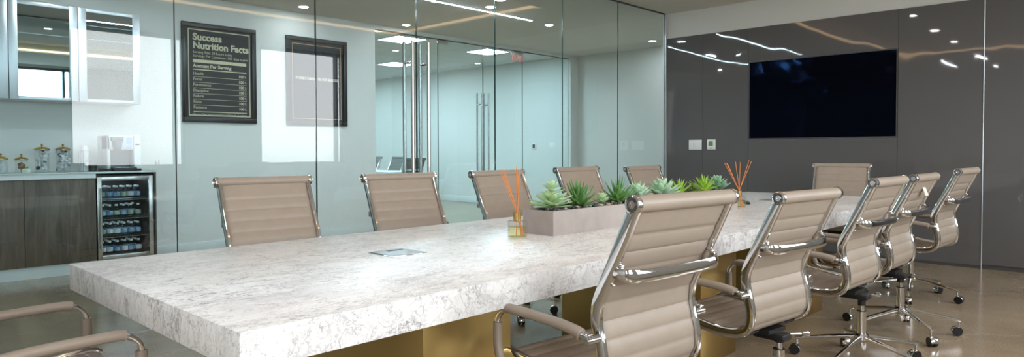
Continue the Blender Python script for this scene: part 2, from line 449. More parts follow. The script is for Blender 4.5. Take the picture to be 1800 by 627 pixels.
cor_dl = [((4.5, 7.9), 'round corridor downlight close to the wall above the second poster'), ((6.19, 7.98), 'round corridor downlight in front of the far meeting room doors'),
          ((6.16, 6.2), 'round corridor downlight beside the long white linear light'), ((7.65, 6.49), 'round corridor downlight past the end of the linear light'),
          ((5.95, 5.83), 'round corridor downlight close behind the glass doors'), ((3.84, 5.82), 'round corridor downlight above the corridor before the posters'),
          ((4.06, 6.27), 'round corridor downlight next to the linear light near the posters'), ((10.0, 6.2), 'round corridor downlight added at the far corridor end to brighten its wall'), ((1.9, 7.2), 'round corridor downlight over the coffee counter')]  # the far-end downlight is added to brighten the corridor end wall
for (x, y), l in cor_dl: downlight(x, y, ZC, l, 'corridor downlights', LEDR if y > 7.5 else LEDW)
def linear(x0, x1, y, label):
    t = thing('ceiling_linear_light', label, 'ceiling light', ((x0 + x1) / 2, y, ZC), 0, 'white linear lights'); h = (x1 - x0) / 2
    MB().box(-h - .01, h + .01, -.018, .018, -.006, 0).build('housing', ALU, t)
    MB().box(-h, h, -.010, .010, -.009, -.006).build('diffuser', LEDL, t)
linear(2.0, 7.2, 6.43, 'long white linear light down the middle of the corridor ceiling')
linear(2.7, 6.2, 5.06, 'white linear light on the corridor ceiling just behind the glass wall')
linear(-1.8, -.3, 3.33, 'short white linear light on the room ceiling beyond the table')
for (x, y), l in (((7.05, 9.2), 'square ceiling panel light nearest the far room glass doors'), ((9.05, 9.2), 'square ceiling panel light by the far room thermostat wall'),
                  ((9.0, 11.95), 'square ceiling panel light deeper in the far room by its end wall'), ((7.05, 11.95), 'square ceiling panel light deeper in the far room over the table'),
                  ((9.0, 14.7), 'square ceiling panel light at the back of the far room by the end wall'), ((7.05, 14.7), 'square ceiling panel light at the back of the far room beside the side wall')):
    t = thing('panel_light', l, 'ceiling light', (x, y, 3.05), 0, 'square panel lights')
    b = MB()
    for s in (-1, 1): b.box(s * .3 - .015, s * .3 + .015, -.315, .315, -.012, 0); b.box(-.285, .285, s * .3 - .015, s * .3 + .015, -.012, 0)
    b.build('frame', WHITEP, t)
    MB().box(-.285, .285, -.285, .285, -.006, -.001).build('diffuser', TROFF, t)
t = thing('exit_sign_reflection', 'small clear plate with red mirrored exit letters, standing in for a reflection in the glass', 'exit sign reflection', (9.4, 8.76, 3.05))  # hung plate with glowing mirrored letters imitates a sign reflected in the glass
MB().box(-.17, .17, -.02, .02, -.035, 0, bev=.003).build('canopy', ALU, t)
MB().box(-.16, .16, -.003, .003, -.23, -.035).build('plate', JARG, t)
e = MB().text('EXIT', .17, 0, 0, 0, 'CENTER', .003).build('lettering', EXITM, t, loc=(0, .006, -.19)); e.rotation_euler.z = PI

# ------------------------------------------------------------------ conference table
TX0, TX1, TY0, TY1, TZ, TB = .75, 6.95, 1.64, 3.146, .75, .648
t = thing('conference_table', 'long conference table with thick white marble slab top on brass pedestals', 'table', (3.85, 2.393, 0))
MB().box(TX0 - 3.85, TX1 - 3.85, TY0 - 2.393, TY1 - 2.393, TB, TZ, bev=.0025).build('slab_top', MARBLE, t)
for x0 in (1.46, 3.40, 4.84):
    MB().box(x0 - 3.85, x0 + .43 - 3.85, 1.8 - 2.393, 2.78 - 2.393, 0, TB, bev=.002).build('pedestal', BRASS, t)
def hatch(x, y, label):
    h = thing('table_power_hatch', label, 'power hatch', (x, y, TZ), 0, 'power hatches')
    MB().box(-.092, .092, -.092, .092, 0, .003, bev=.001).build('rim', CHROME, h)
    MB().box(-.084, .084, -.084, .084, .003, .0055, bev=.001).build('lid', pbr('grey_lid', (.42, .45, .47, 1), rough=.4, metal=.7), h)
    MB().box(-.02, .062, .035, .058, .0054, .0062).build('finger_slot', BLACKP, h)
hatch(1.81, 2.405, 'square metal power hatch set in the near end of the marble top')
hatch(5.93, 2.45, 'square metal power hatch set in the far end of the marble top')

# ------------------------------------------------------------------ chairs
PROF = [(-.205, 1.015), (-.160, .92), (-.112, .82), (-.070, .735), (-.050, .68), (-.050, .625), (-.066, .56), (-.074, .50), (-.062, .450), (-.022, .418), (.06, .408), (.15, .416), (.27, .434), (.37, .444), (.405, .430)]
def prof_path(n=8): return [(p.y, p.z) for p in cr([(0, y, z) for y, z in PROF], n)]
HUB = -.07
def make_chair(LTH, name, label):
    root = thing(name, label, 'chair')
    P = prof_path(8)
    # arc length
    S = [0]
    for (a, c), (d, e) in zip(P, P[1:]): S.append(S[-1] + math.hypot(d - a, e - c))
    def at(s):
        for i in range(len(S) - 1):
            if S[i + 1] >= s or i == len(S) - 2:
                k = (s - S[i]) / (S[i + 1] - S[i]); y = P[i][0] + k * (P[i + 1][0] - P[i][0]); z = P[i][1] + k * (P[i + 1][1] - P[i][1])
                j0, j1 = max(i - 1, 0), min(i + 2, len(P) - 1)
                ty, tz = P[j1][0] - P[j0][0], P[j1][1] - P[j0][1]; l = math.hypot(ty, tz)
                return y, z, -tz / l, ty / l    # point and front/up normal
    for s in (-1, 1):
        b = MB(); b.sweep([(s * .246, y, z) for y, z in P[1:]], .0115, .0225, n=14, power=3)
        b.build('side_frame', CHROME, root)
    # ribbed sling: back and seat
    def sling(s0, s1, nm):
        b = MB(); rows = []; n = int((s1 - s0) / .0055)
        W = .236
        for i in range(n + 1):
            s = s0 + (s1 - s0) * i / n
            y, z, ny, nz = at(s)
            u = (s - .105) / .062
            rib = abs(math.sin(PI * u)) ** .45 if u > 0 else min(1, abs(u) * 4 + .0) ** .45
            th = .0035 + .0075 * rib
            ring = []
            xs = [-W, -W + .006, -W + .03, -.1, 0, .1, W - .03, W - .006, W]
            ts = [.25, .7, 1, 1, 1, 1, 1, .7, .25]
            for x, k in zip(xs, ts): ring.append((x, y + ny * th * k, z + nz * th * k))
            for x, k in list(zip(xs, ts))[::-1]: ring.append((x, y - ny * th * k, z - nz * th * k))
            rows.append(ring)
        R = b.grid(rows, closed=True)
        b.bm.faces.new(R[0][::-1]); b.bm.faces.new(R[-1])
        return b.build(nm, LTH, root, smooth=50)
    sb = next(S[i] for i in range(len(S)) if i > 20 and P[i][1] < .425)
    sling(.012, sb, 'backrest'); sling(sb + .0005, S[-1], 'seat')
    y0, z0 = P[0]
    b = MB(); b.cyl((-.258, y0, z0), (.258, y0, z0), .026, seg=24); b.build('top_roll', LTH, root)
    for s in (-1, 1):
        b = MB()
        prof = [(0, .004), (.006, .004), (.007, .007), (.012, .007), (.013, .003), (.021, .003), (.023, .008), (.0275, .006), (.0285, 0), (.0285, -.012), (.024, -.013)]
        b.lathe(prof, seg=24)
        c = b.build('roll_cap', [CHROME], root)
        c.location = (s * .262, y0, z0); c.rotation_euler = (0, s * PI / 2, 0)
        MB().lathe([(.0135, .0035), (.0205, .0035)], seg=24).build('cap_ring', CAPBLUE, c)
    # bowed bar across the back
    yb, zb = at(.235)[0], at(.235)[1]
    half = cr([(.247, yb - .012, zb), (.246, yb - .04, zb - .004), (.225, yb - .066, zb - .008), (.17, yb - .075, zb - .012), (.0, yb - .078, zb - .014)], 12)
    pts = half[:-1] + [Vector((-p.x, p.y, p.z)) for p in half[::-1]]
    b = MB(); b.sweep(pts, .021, .008, n=14, side=(0, 0, 1), power=2.6)
    for s in (-1, 1):
        for ds, r in ((-.036, .009), (.034, .007)):
            y, z, ny, nz = at(.235 + ds)
            b.cyl((s * .240, y - ny * .004, z - nz * .004), (s * .240, y - ny * .026, z - nz * .026), r * .8, seg=12); b.ball((s * .240, y - ny * .027, z - nz * .027), r, 10)
    b.build('back_bar', CHROME, root)
    # arms
    for s in (-1, 1):
        x = s * .298
        path = cr([(x, -.060, .590), (x, -.02, .608), (x, .08, .620), (x, .28, .625), (x, .336, .618), (x, .372, .586), (x, .378, .54), (x, .374, .47), (x, .348, .425), (x - s * .02, .295, .412), (x - s * .04, .24, .414)], 6)
        b = MB(); b.sweep(path, .010, .010, n=12, side=(1, 0, 0))
        b.cyl((s * .243, -.062, .590), (s * .308, -.062, .590), .0135, seg=16)
        b.cyl((s * .308, -.062, .590), (s * .311, -.062, .590), .009, seg=12)
        b.box(s * .298 - .012, s * .298 + .012, -.07, -.018, .583, .612, bev=.005, M=None)
        b.box(min(s * .245, s * .275), max(s * .245, s * .275), .215, .27, .402, .426, bev=.006)
        arm = b.build('armrest', CHROME, root)
        top = [p for p in path if p.z > .60 and -.035 < p.y < .33]
        MB().sweep(top, .019, .0165, n=14, power=2.5).build('arm_sleeve', LTH, arm)
        post = [p for p in path if .43 < p.z < .572 and p.y > .34]
        MB().sweep(post, .0145, .017, n=14, power=2.5).build('post_sleeve', LTH, arm)
    # mechanism under the seat
    b = MB()
    b.prism([(-.075, -.06), (.075, -.06), (.09, .10), (.07, .26), (-.07, .26), (-.09, .10)], .382, .402)
    b.box(-.04, .04, -.11, .04, .352, .384, bev=.008)
    for y in (.0, .20): b.box(-.24, .24, y - .018, y + .018, .388, .400, bev=.004)
    mech = b.build('tilt_mechanism', BLACKP, root)
    b = MB(); b.cyl((.06, -.05, .362), (.20, -.075, .345), .0055, seg=10); b.cyl((.20, -.075, .345), (.235, -.08, .34), .011, r2=.015, seg=14); b.ball((.24, -.081, .34), .0155, 12)
    b.build('tilt_lever', CHROME, mech)
    b = MB(); b.cyl((0, 0, .29), (0, 0, .35), .0145, seg=20); b.cyl((0, 0, .12), (0, 0, .292), .025, seg=24)
    b.cyl((0, 0, .292), (0, 0, .297), .0255, seg=24, mat=1); b.cyl((0, 0, .325), (0, 0, .352), .021, seg=20, mat=1)
    b.build('gas_column', [CHROME, BLACKP], root, loc=(0, HUB, 0))
    b = MB(); b.lathe([(0, .075), (.022, .075), (.027, .09), (.027, .12), (.040, .135), (.040, .158), (.03, .168), (0, .168)], seg=24); b.build('base_hub', CHROME, root, loc=(0, HUB, 0))
    for k in range(5):
        a = 2 * PI * k / 5
        d = Vector((math.cos(a), math.sin(a), 0)); q = Vector((-d.y, d.x, 0))
        pts = [d * r + Vector((0, 0, z)) for r, z in ((.025, .147), (.10, .138), (.20, .122), (.32, .100), (.345, .096))]
        b = MB(); b.sweep(pts, lambda u: .017 - .007 * u, lambda u: .014 - .005 * u, n=12, side=q, power=2.4)
        c = d * .335
        b.cyl(c + Vector((0, 0, .062)), c + Vector((0, 0, .103)), .0085, seg=12)
        leg = b.build('base_leg', CHROME, root, loc=(0, HUB, 0))
        b = MB(); w = c + d * .012 * (1 if k % 2 else -1)
        for s in (-1, 1): b.cyl(w + q * (s * .006) + Vector((0, 0, .028)), w + q * (s * .022) + Vector((0, 0, .028)), .0275, seg=20, mat=1)
        # chrome hood over the twin wheels
        hood = [w + Vector((0, 0, .028)) + (d * math.cos(t_) + Vector((0, 0, 1)) * math.sin(t_)) * .0305 for t_ in [PI * j / 10 * 1.15 - .1 for j in range(11)]]
        b.sweep(hood, .021, .0022, n=8, side=q, power=4)
        b.build('caster', [CHROME, BLACKP], leg)
    return root

RAISED = ('side_frame', 'backrest', 'seat', 'top_roll', 'roll_cap', 'back_bar', 'armrest', 'tilt_mechanism')
def place(o, x, y, deg, zr, facing, star=20):
    """put a chair so that its top roll centre sits at x, y; facing is the heading of its front"""
    a = math.radians(facing - 90 + deg)
    o.rotation_euler = (0, 0, a)
    o.location = (x - .205 * math.sin(a), y + .205 * math.cos(a), 0)
    for ch in [c for c in COL.objects if c.parent == o]:
        if ch.name.split('.')[0] in ('base_leg', 'base_hub'): ch.rotation_euler.z = math.radians(star) - a
        if ch.name.split('.')[0] in RAISED: ch.location.z += zr - 1.015
proto = make_chair(LEATHER, 'office_chair', 'taupe')
spots = [(1.95, 1.085, -5.9, 1.038, 90, 'taupe ribbed office chair on the window side nearest the camera, cut off below', 'w'),
         (3.05, 1.10, -6.5, .997, 90, 'second taupe ribbed office chair from the camera on the window side', 'w'),
         (4.10, 1.055, -2.2, 1.022, 90, 'third taupe ribbed office chair from the camera on the window side, chrome base showing', 'w'),
         (4.98, 1.075, -1.4, 1.016, 90, 'fourth taupe office chair on the window side with a paper tag on its back', 'w'),
         (6.20, 1.055, -3.6, 1.026, 90, 'last taupe ribbed office chair on the window side, nearest the grey glass wall', 'w'),
         (1.80, 3.60, -6, 1.030, 270, 'taupe ribbed office chair on the glass side closest to the drinks fridge', 'g'),
         (2.70, 3.56, -7.5, 1.025, 270, 'taupe ribbed office chair on the glass side in front of the long door handles', 'g'),
         (3.62, 3.58, -2.2, 1.022, 270, 'taupe office chair on the glass side behind the nearer reed diffuser', 'g'),
         (4.58, 3.58, -3.7, 1.030, 270, 'taupe office chair on the glass side behind the spiky plants of the planter', 'g'),
         (5.60, 3.58, -3.6, 1.016, 270, 'farthest taupe office chair on the glass side, beside the grey wall corner', 'g'),
         (7.25, 2.30, 12, 1.030, 180, 'taupe ribbed office chair at the far head of the table below the screen', 'h'),
         (.17, 2.64, 0, 1.015, 0, 'office chair at the near head of the table, only its two armrests in view', 'h')]
for i, (x, y, a, z, fc, lab, g) in enumerate(spots):
    c = proto if i == 0 else copy_tree(base)
    if i == 0: base = copy_tree(proto)      # keeps an untouched copy to duplicate
    c['label'] = lab
    c['group'] = {'w': 'chairs along the window side', 'g': 'chairs along the glass wall side', 'h': 'chairs at the table heads'}[g]
    if i == 4:
        for ch in [k for k in COL.objects if k.parent == c and k.name.split('.')[0] in ('gas_column', 'base_hub', 'base_leg', 'tilt_mechanism')]: ch.location.y += .25
    place(c, x, y, a, z, fc, {2: 32, 3: 7, 4: 47, 5: 50, 6: 30}.get(i, 20))
def drop(o):
    for ch in [c for c in COL.objects if c.parent == o]: drop(ch)
    bpy.data.objects.remove(o)
drop(base)
# far room
fproto = make_chair(DARKLEATHER, 'office_chair', 'grey')
fsp = [(9.85, 13.95, 0, 180, 'grey ribbed chair in the far room cut by the wall edge, facing us'),
       (9.85, 13.0, 0, 180, 'grey ribbed chair in the far room facing us, just left of the long door handles'),
       (8.75, 11.0, 0, 90, 'grey chair in the far room seen from behind between the long door handles'),
       (8.05, 12.25, 0, 0, 'grey chair in the far room of which only an armrest shows below the white table')]
fbase = copy_tree(fproto)
for i, (x, y, a, fc, lab) in enumerate(fsp):
    c = fproto if i == 0 else copy_tree(fbase)
    c['label'] = lab; c['group'] = 'chairs in the far room'
    place(c, x, y, a, 1.015, fc)
drop(fbase)
t = thing('meeting_table', 'white meeting table in the far room behind two sets of glass doors', 'table', (9.0, 13.4, 0))
MB().box(-.42, .42, -1.75, 1.6, .69, .74, bev=.004).build('table_top', WHITEP, t)
for x in (-.34, .34):
    for y in (-1.6, 1.45): MB().box(x - .03, x + .03, y - .03, y + .03, 0, .69).build('leg', ALU, t)

# ------------------------------------------------------------------ planter, plants, diffusers
PX0, PX1, PY0, PY1, PZ = 2.71, 4.85, 2.272, 2.487, .879
b = MB(); w = .016
b.box(PX0, PX1, PY0, PY0 + w, TZ, PZ); b.box(PX0, PX1, PY1 - w, PY1, TZ, PZ)
b.box(PX0, PX0 + w, PY0 + w, PY1 - w, TZ, PZ); b.box(PX1 - w, PX1, PY0 + w, PY1 - w, TZ, PZ); b.box(PX0 + w, PX1 - w, PY0 + w, PY1 - w, TZ, TZ + .015)
tag(b.build('planter_box', PLANTER, smooth=0), 'long low concrete planter box in the middle of the marble table', 'planter')
stone = []
for nm, c in (('dark', (62, 60, 64)), ('grey', (112, 106, 104)), ('tan', (166, 146, 126)), ('pale', (184, 174, 164)), ('slate', (84, 80, 86)), ('black', (40, 39, 42))):
    stone.append(pbr('pebble_' + nm, srgb(*c), rough=.45, vary=.2, vscale=40))
b = MB()
b.box(PX0 + w, PX1 - w, PY0 + w, PY1 - w, TZ + .015, PZ - .012, mat=0)
for i in range(760):
    x = random.uniform(PX0 + .03, PX1 - .03); y = random.uniform(PY0 + .028, PY1 - .028); r = random.uniform(.0075, .0135)
    M = Matrix.Translation((x, y, PZ - .004 + random.uniform(-.006, .008))) @ Matrix.Rotation(random.uniform(0, 6.28), 4, 'Z') @ Matrix.Rotation(random.uniform(-.5, .5), 4, 'X') @ Matrix.Diagonal((r * random.uniform(1, 1.4), r, r * random.uniform(.55, .85), 1))
    rr = bmesh.ops.create_icosphere(b.bm, subdivisions=2 if x < 3.6 else 1, radius=1)
    b._fin(rr['verts'], random.choice((0, 0, 1, 1, 2, 3, 4, 4, 5, 5)), M)
tag(b.build('pebbles', stone, smooth=80), 'mixed dark and tan pebbles filling the concrete planter', 'pebbles', kind='stuff')

def leaf_mat(name, c0, c1, tip, spots=False):
    m, nt, out = new_mat(name); L = nt.links.new
    at = nd(nt, 'ShaderNodeAttribute', attribute_name='along')
    r = ramp(nt, [(0, c0), (.55, c1), (.93, c1), (1, tip)]); L(at.outputs['Fac'], r.inputs['Fac'])
    b = nd(nt, 'ShaderNodeBsdfPrincipled', i_Roughness=.45)
    b.inputs['Subsurface Weight'].default_value = .12; b.inputs['Subsurface Radius'].default_value = (.004, .006, .002)
    col = r.outputs['Color']
    if spots:
        tc = nd(nt, 'ShaderNodeTexCoord'); v = nd(nt, 'ShaderNodeTexVoronoi', i_Scale=170); L(tc.outputs['Object'], v.inputs['Vector'])
        vr = ramp(nt, [(.18, (.5, .58, .42)), (.3, (0, 0, 0))]); L(v.outputs['Distance'], vr.inputs['Fac'])
        mx = nd(nt, 'ShaderNodeMix', data_type='RGBA', blend_type='ADD'); mx.inputs['Factor'].default_value = .35
        L(col, mx.inputs['A']); L(vr.outputs['Color'], mx.inputs['B']); col = mx.outputs['Result']
    L(col, b.inputs['Base Color']); L(b.outputs[0], out.inputs[0])
    return m
PALE = leaf_mat('pale_echeveria', srgb(222, 232, 190), srgb(190, 220, 172), srgb(222, 226, 176))
DARK = leaf_mat('dark_haworthia', srgb(134, 172, 84), srgb(86, 136, 72), srgb(160, 150, 90), True)
BLUE = leaf_mat('blue_echeveria', srgb(214, 230, 194), srgb(182, 214, 184), srgb(214, 220, 180))
LIME = leaf_mat('lime_agave', srgb(214, 232, 96), srgb(156, 200, 70), srgb(176, 196, 90))
RUST = leaf_mat('olive_rosette', srgb(160, 180, 90), srgb(118, 140, 76), srgb(150, 100, 80))
TEAL = leaf_mat('grey_green_rosette', srgb(180, 206, 166), srgb(140, 180, 146), srgb(176, 180, 140))
def leaf(b, lay, base, az, el, L, w, th, curl=0., shape='spoon', mat=0):
    d = Vector((math.cos(az), math.sin(az), 0)); q = Vector((-d.y, d.x, 0)); n = 9
    p = Vector(base); rings = []; e = el
    for i in range(n):
        u = i / (n - 1)
        if shape == 'spoon': ww = w * (.38 + .62 * math.sin(PI * min(1, u * .62 + .12))) * (1 - max(0, (u - .72) / .28) ** 2.2)
        else: ww = w * (1 - u) ** .75 * (.8 + .5 * math.sin(PI * min(1, u * 1.4)))
        tt = th * (1 - .75 * u) if shape != 'spoon' else th * (1 - .45 * u) * (1 if u < .95 else .4)
        ww = max(ww, .0006); tt = max(min(tt, ww), .0005)
        t = d * math.cos(e) + Vector((0, 0, math.sin(e))); nn = q.cross(t) * -1
        ring = []
        for k in range(8):
            a = 2 * PI * k / 8
            up = math.sin(a); ring.append(p + q * (ww * math.cos(a)) + nn * (tt * (up if up < 0 else up * .35) + ww * .22 * math.cos(a) ** 2))
        rings.append((u, ring))
        p = p + t * (L / (n - 1)); e += curl / (n - 1)
    vr = [[b.bm.verts.new(c) for c in r] for _, r in rings]
    for (u, _), r in zip(rings, vr):
        for v in r: v[lay] = u
    for a, c in zip(vr, vr[1:]):
        for k in range(8): b.bm.faces.new([a[k], a[(k + 1) % 8], c[(k + 1) % 8], c[k]])
    b.bm.faces.new(vr[-1]); b.bm.faces.new(vr[0][::-1])
GA = PI * (3 - math.sqrt(5))
def plant(name, label, x, y, mat, kind, R, H=0, n=24, seed=0):
    rnd = random.Random(seed)
    t = thing(name, label, 'plant', (x, y, PZ - .006), rnd.uniform(0, 6), 'succulents in the planter')
    b = MB(); lay = b.bm.verts.layers.float.new('along')
    stem_h = H
    for i in range(n):
        u = i / (n - 1)          # 0 outer, 1 centre
        az = i * GA + rnd.uniform(-.12, .12)
        if kind == 'echeveria':
            leaf(b, lay, (0, 0, .012 + stem_h * u), az, .22 + .95 * u ** 1.6 + rnd.uniform(-.1, .1), R * (1.05 - .5 * u) * rnd.uniform(.88, 1.1), R * .20 * (1 - .4 * u), R * .05, .3, 'spoon')
        elif kind == 'tower':
            if u < .6:   # broad skirt of leaves at the foot
                q = u / .6; leaf(b, lay, (0, 0, .012 + .04 * q), az, -.02 + .38 * q + rnd.uniform(-.12, .14), R * (1.12 - .3 * q) * rnd.uniform(.85, 1.1), R * .17, R * .035, .3, 'spoon')
            elif u < .8:   # sparse leaves up the stem
                q = (u - .6) / .2; leaf(b, lay, (0, 0, .055 + .05 * q), az, .15 + rnd.uniform(-.1, .15), R * (.66 - .1 * q), R * .13, R * .03, .25, 'spoon')
            else:        # open rosette at the top
                q = (u - .8) / .2; leaf(b, lay, (0, 0, stem_h - .012 + .01 * q), az, .2 + .75 * q + rnd.uniform(-.08, .1), R * (.5 - .16 * q), R * .12, R * .03, .25, 'spoon')
        elif kind == 'spiky':
            leaf(b, lay, (0, 0, .008 + .015 * u), az, .14 + 1.2 * u ** 1.35 + rnd.uniform(-.12, .12), R * (.95 + .1 * u) * rnd.uniform(.82, 1.1), R * .115, R * .07, .22, 'spike')
        elif kind == 'agave':
            leaf(b, lay, (0, 0, .01 + .02 * u), az, .25 + 1.05 * u + rnd.uniform(-.12, .12), R * (1 - .25 * u) * rnd.uniform(.85, 1.1), R * .115, R * .05, -.25 + .3 * u, 'spike')
    b.build('leaves', mat, t, smooth=60)
    if stem_h > .03:
        MB().cyl((0, 0, -.01), (0, 0, stem_h), .007, r2=.004, seg=10).build('stem', pbr('pale_stem', srgb(190, 200, 150), rough=.6), t)
    else:
        MB().cyl((0, 0, -.012), (0, 0, .03), R * .12, r2=R * .08, seg=10).build('stem', pbr('olive_stem', srgb(120, 140, 80), rough=.6), t)
ym = (PY0 + PY1) / 2
plant('echeveria', 'tall pale green stacked echeveria at the near end of the planter', 2.83, ym + .005, PALE, 'tower', .128, .125, 40, 1)
plant('haworthia', 'large dark green spiky haworthia second in the planter', 3.06, ym, DARK, 'spiky', .150, 0, 34, 2)
plant('echeveria', 'small pale rosette low between the two dark spiky plants', 3.27, ym - .01, PALE, 'echeveria', .062, .03, 26, 3)
plant('haworthia', 'second dark green spiky haworthia behind the small pale rosette', 3.46, ym + .01, DARK, 'spiky', .138, 0, 32, 4)
plant('echeveria', 'pale blue-green echeveria beside the second dark spiky plant', 3.68, ym + .01, BLUE, 'echeveria', .125, .045, 24, 5)
plant('echeveria', 'broad blue-green echeveria in the middle of the planter above the near chair', 3.95, ym, BLUE, 'echeveria', .15, .05, 26, 6)
plant('agave', 'yellow-green spiky agave right of the broad blue-green echeveria', 4.20, ym + .01, LIME, 'agave', .135, 0, 26, 7)
plant('sedum', 'small olive rosette with reddish tips between two lime agaves', 4.36, ym - .015, RUST, 'echeveria', .075, .04, 24, 8)
plant('agave', 'bright lime agave near the far end of the planter', 4.53, ym, LIME, 'agave', .15, 0, 30, 9)
plant('echeveria', 'grey-green echeveria at the far end of the planter', 4.74, ym + .01, TEAL, 'echeveria', .125, .06, 30, 10)

def diffuser(x, y, reeds, label, seed):
    rnd = random.Random(seed)
    t = thing('reed_diffuser', label, 'reed diffuser', (x, y, TZ), 0, 'reed diffusers')
    R, Hh = .051, .088
    MB().lathe([(0, .0), (R - .003, 0), (R, .004), (R, Hh - .004), (R - .004, Hh), (.018, Hh), (.016, Hh + .008), (.013, Hh + .008), (.014, Hh - .004), (R - .005, Hh - .005), (R - .004, .008), (0, .007)], seg=32).build('bottle', JARG, t)
    MB().lathe([(0, .009), (R - .0055, .0095), (R - .0055, .058), (0, .058)], seg=28).build('oil', OILG, t)
    MB().lathe([(.0, Hh + .044), (.008, Hh + .044), (.019, Hh + .044), (.0205, Hh + .042), (.0205, Hh + .002), (.019, Hh), (0, Hh + .001)], seg=28).build('gold_collar', GOLD, t)
    for (tx, ty, bx, by, h) in reeds:
        p1 = Vector((bx, by, .012)); p2 = Vector((tx, ty, h)); k = Vector((0, 0, Hh + .046)) + Vector((rnd.uniform(-.004, .004), rnd.uniform(-.004, .004), 0))
        b = MB(); b.cyl(p1, k, .0021, seg=8); b.cyl(k, p2, .0021, seg=8); b.build('reed', REED, t)
# reeds given as lean across the view (image right is about (.69,-.72) in the ground plane)
def lean(u): return (u * .688, -u * .726)
r1 = [(*lean(-.085), *lean(.03), .335), (*lean(-.079), *lean(.025), .35), (*lean(-.066), *lean(.02), .345), (*lean(-.004), *lean(-.004), .365), (*lean(.012), *lean(-.006), .35), (*lean(.004), *lean(.035), .33)]
diffuser(2.535, 2.365, r1, 'glass reed diffuser with orange sticks at the near end of the planter', 1)
r2 = [(*lean(-.115), *lean(.03), .345), (*lean(-.10), *lean(.02), .345), (*lean(-.092), *lean(.025), .34), (*lean(-.03), *lean(.0), .355), (*lean(.008), *lean(.01), .35), (*lean(.075), *lean(-.02), .365), (*lean(.093), *lean(-.025), .355)]
diffuser(5.0, 2.33, r2, 'glass reed diffuser with fanned orange sticks at the far end of the planter', 2)
t = thing('remote_control', 'black remote control lying on the marble behind the far diffuser', 'remote control', (5.42, 2.46, TZ), math.radians(-62))
MB().box(-.022, .022, -.1, .1, .0, .018, bev=.007, seg=3).build('body', BLACKP, t)
b = MB()
for i in range(7):
    for j in (-1, 0, 1): b.cyl((j * .011, -.07 + i * .022, .018), (j * .011, -.07 + i * .022, .0198), .0035, seg=8, mat=1 if i == 6 and j == 0 else 0)
b.build('buttons', [GREYP, pbr('red_button', srgb(190, 40, 40), rough=.4)], t)

# ------------------------------------------------------------------ grey wall fittings
t = thing('television', 'large black wall screen recessed in the grey glass wall', 'television', (XW, 2.851, 1.797))
MB().box(-.010, .010, -.826, .826, -.476, -.464).box(-.010, .010, -.826, .826, .464, .476).box(-.010, .010, -.826, -.814, -.464, .464).box(-.010, .010, .814, .826, -.464, .464).build('bezel', pbr('dark_grey_frame', srgb(76, 74, 73), rough=.35), t)
MB().box(-.004, .010, -.813, .813, -.463, .463).build('screen', SCREEN, t)
t = thing('light_switch', 'white three-gang light switch on the grey glass wall', 'switch', (XW - .006, 4.394, 1.258))
MB().box(-.008, 0, -.092, .092, -.064, .064, bev=.002).build('plate', WHITEP, t)
for i in (-1, 0, 1): MB().box(-.012, -.007, i * .054 - .017, i * .054 + .017, -.034, .034, bev=.0015).build('rocker', WHITEP, t)
t = thing('thermostat', 'white thermostat with green display beside the light switch', 'thermostat', (XW - .006, 4.163, 1.26))
MB().box(-.024, 0, -.056, .056, -.066, .066, bev=.006, seg=3).build('body', WHITEP, t)
MB().box(-.0255, -.0235, -.026, .03, -.02, .04).build('display', LCD, t)
MB().box(-.0255, -.0235, -.02, .02, -.05, -.042).build('button', GREYP, t)
# far room wall fittings
t = thing('thermostat', 'small thermostat on the far room end wall seen through the glass', 'thermostat', (XFAR, 9.42, 1.27))
MB().box(-.026, 0, -.05, .05, -.068, .068, bev=.006).build('body', WHITEP, t); MB().box(-.028, -.025, -.03, .03, -.04, .04).build('display', BLACKP, t)
t = thing('light_switch', 'white light switch on the far room end wall beside the thermostat', 'switch', (XFAR, 8.94, 1.28))
MB().box(-.008, 0, -.075, .075, -.07, .07, bev=.002).build('plate', WHITEP, t)
for i in (-1, 1): MB().box(-.012, -.007, i * .03 - .017, i * .03 + .017, -.034, .034, bev=.0015).build('rocker', WHITEP, t)

# ------------------------------------------------------------------ posters
def poster(x0, x1, z0, z1, label, nm='framed_poster'):
    t = thing(nm, label, 'poster', ((x0 + x1) / 2, YP, (z0 + z1) / 2), 0, 'framed black posters')
    W, Hh = (x1 - x0) / 2, (z1 - z0) / 2
    b = MB(); f = .055
    for a, c, d, e in ((-W, W, Hh - f, Hh), (-W, W, -Hh, -Hh + f), (-W, -W + f, -Hh + f, Hh - f), (W - f, W, -Hh + f, Hh - f)):
        b.box(a, c, -.035, -.001, d, e, bev=.006)
    b.build('frame', BLACKF, t)
    MB().box(-W + f, W - f, -.012, -.002, -Hh + f, Hh - f).build('print', POSTER, t)
    return t, W - f, Hh - f
def border(b, W, Hh, g, wdt, mat=0, y=-.0135):
    for a, c, d, e in ((-W + g, W - g, Hh - g - wdt, Hh - g), (-W + g, W - g, -Hh + g, -Hh + g + wdt), (-W + g, -W + g + wdt, -Hh + g, Hh - g), (W - g - wdt, W - g, -Hh + g, Hh - g)):
        b.box(a, c, y, -.012, d, e, mat=mat)
t, W, Hh = poster(3.135, 4.036, 1.537, 2.710, 'framed black poster headed Success Nutrition Facts on the corridor wall')
b = MB(); border(b, W, Hh, .02, .012)
b.build('printed_border', CREAM, t)
b = MB(); y = -.0125; L0, R0 = -W + .075, W - .068
b.text('Success', .112, L0, .385, y, bold=.004); b.text('Nutrition Facts', .112, L0, .285, y, bold=.004, sx=.985)
b.text('Serving Size: 24 hours a day', .044, L0, .228, y, sx=.95); b.text('Servings Per Container: 365 days a year', .044, L0, .184, y, sx=.95)
b.box(L0, R0, y - .001, -.0118, .118, .156)
b.text('Amount Per Serving', .056, L0, .062, y, bold=.0018)
b.box(L0, R0, y - .001, -.0118, .03, .042)
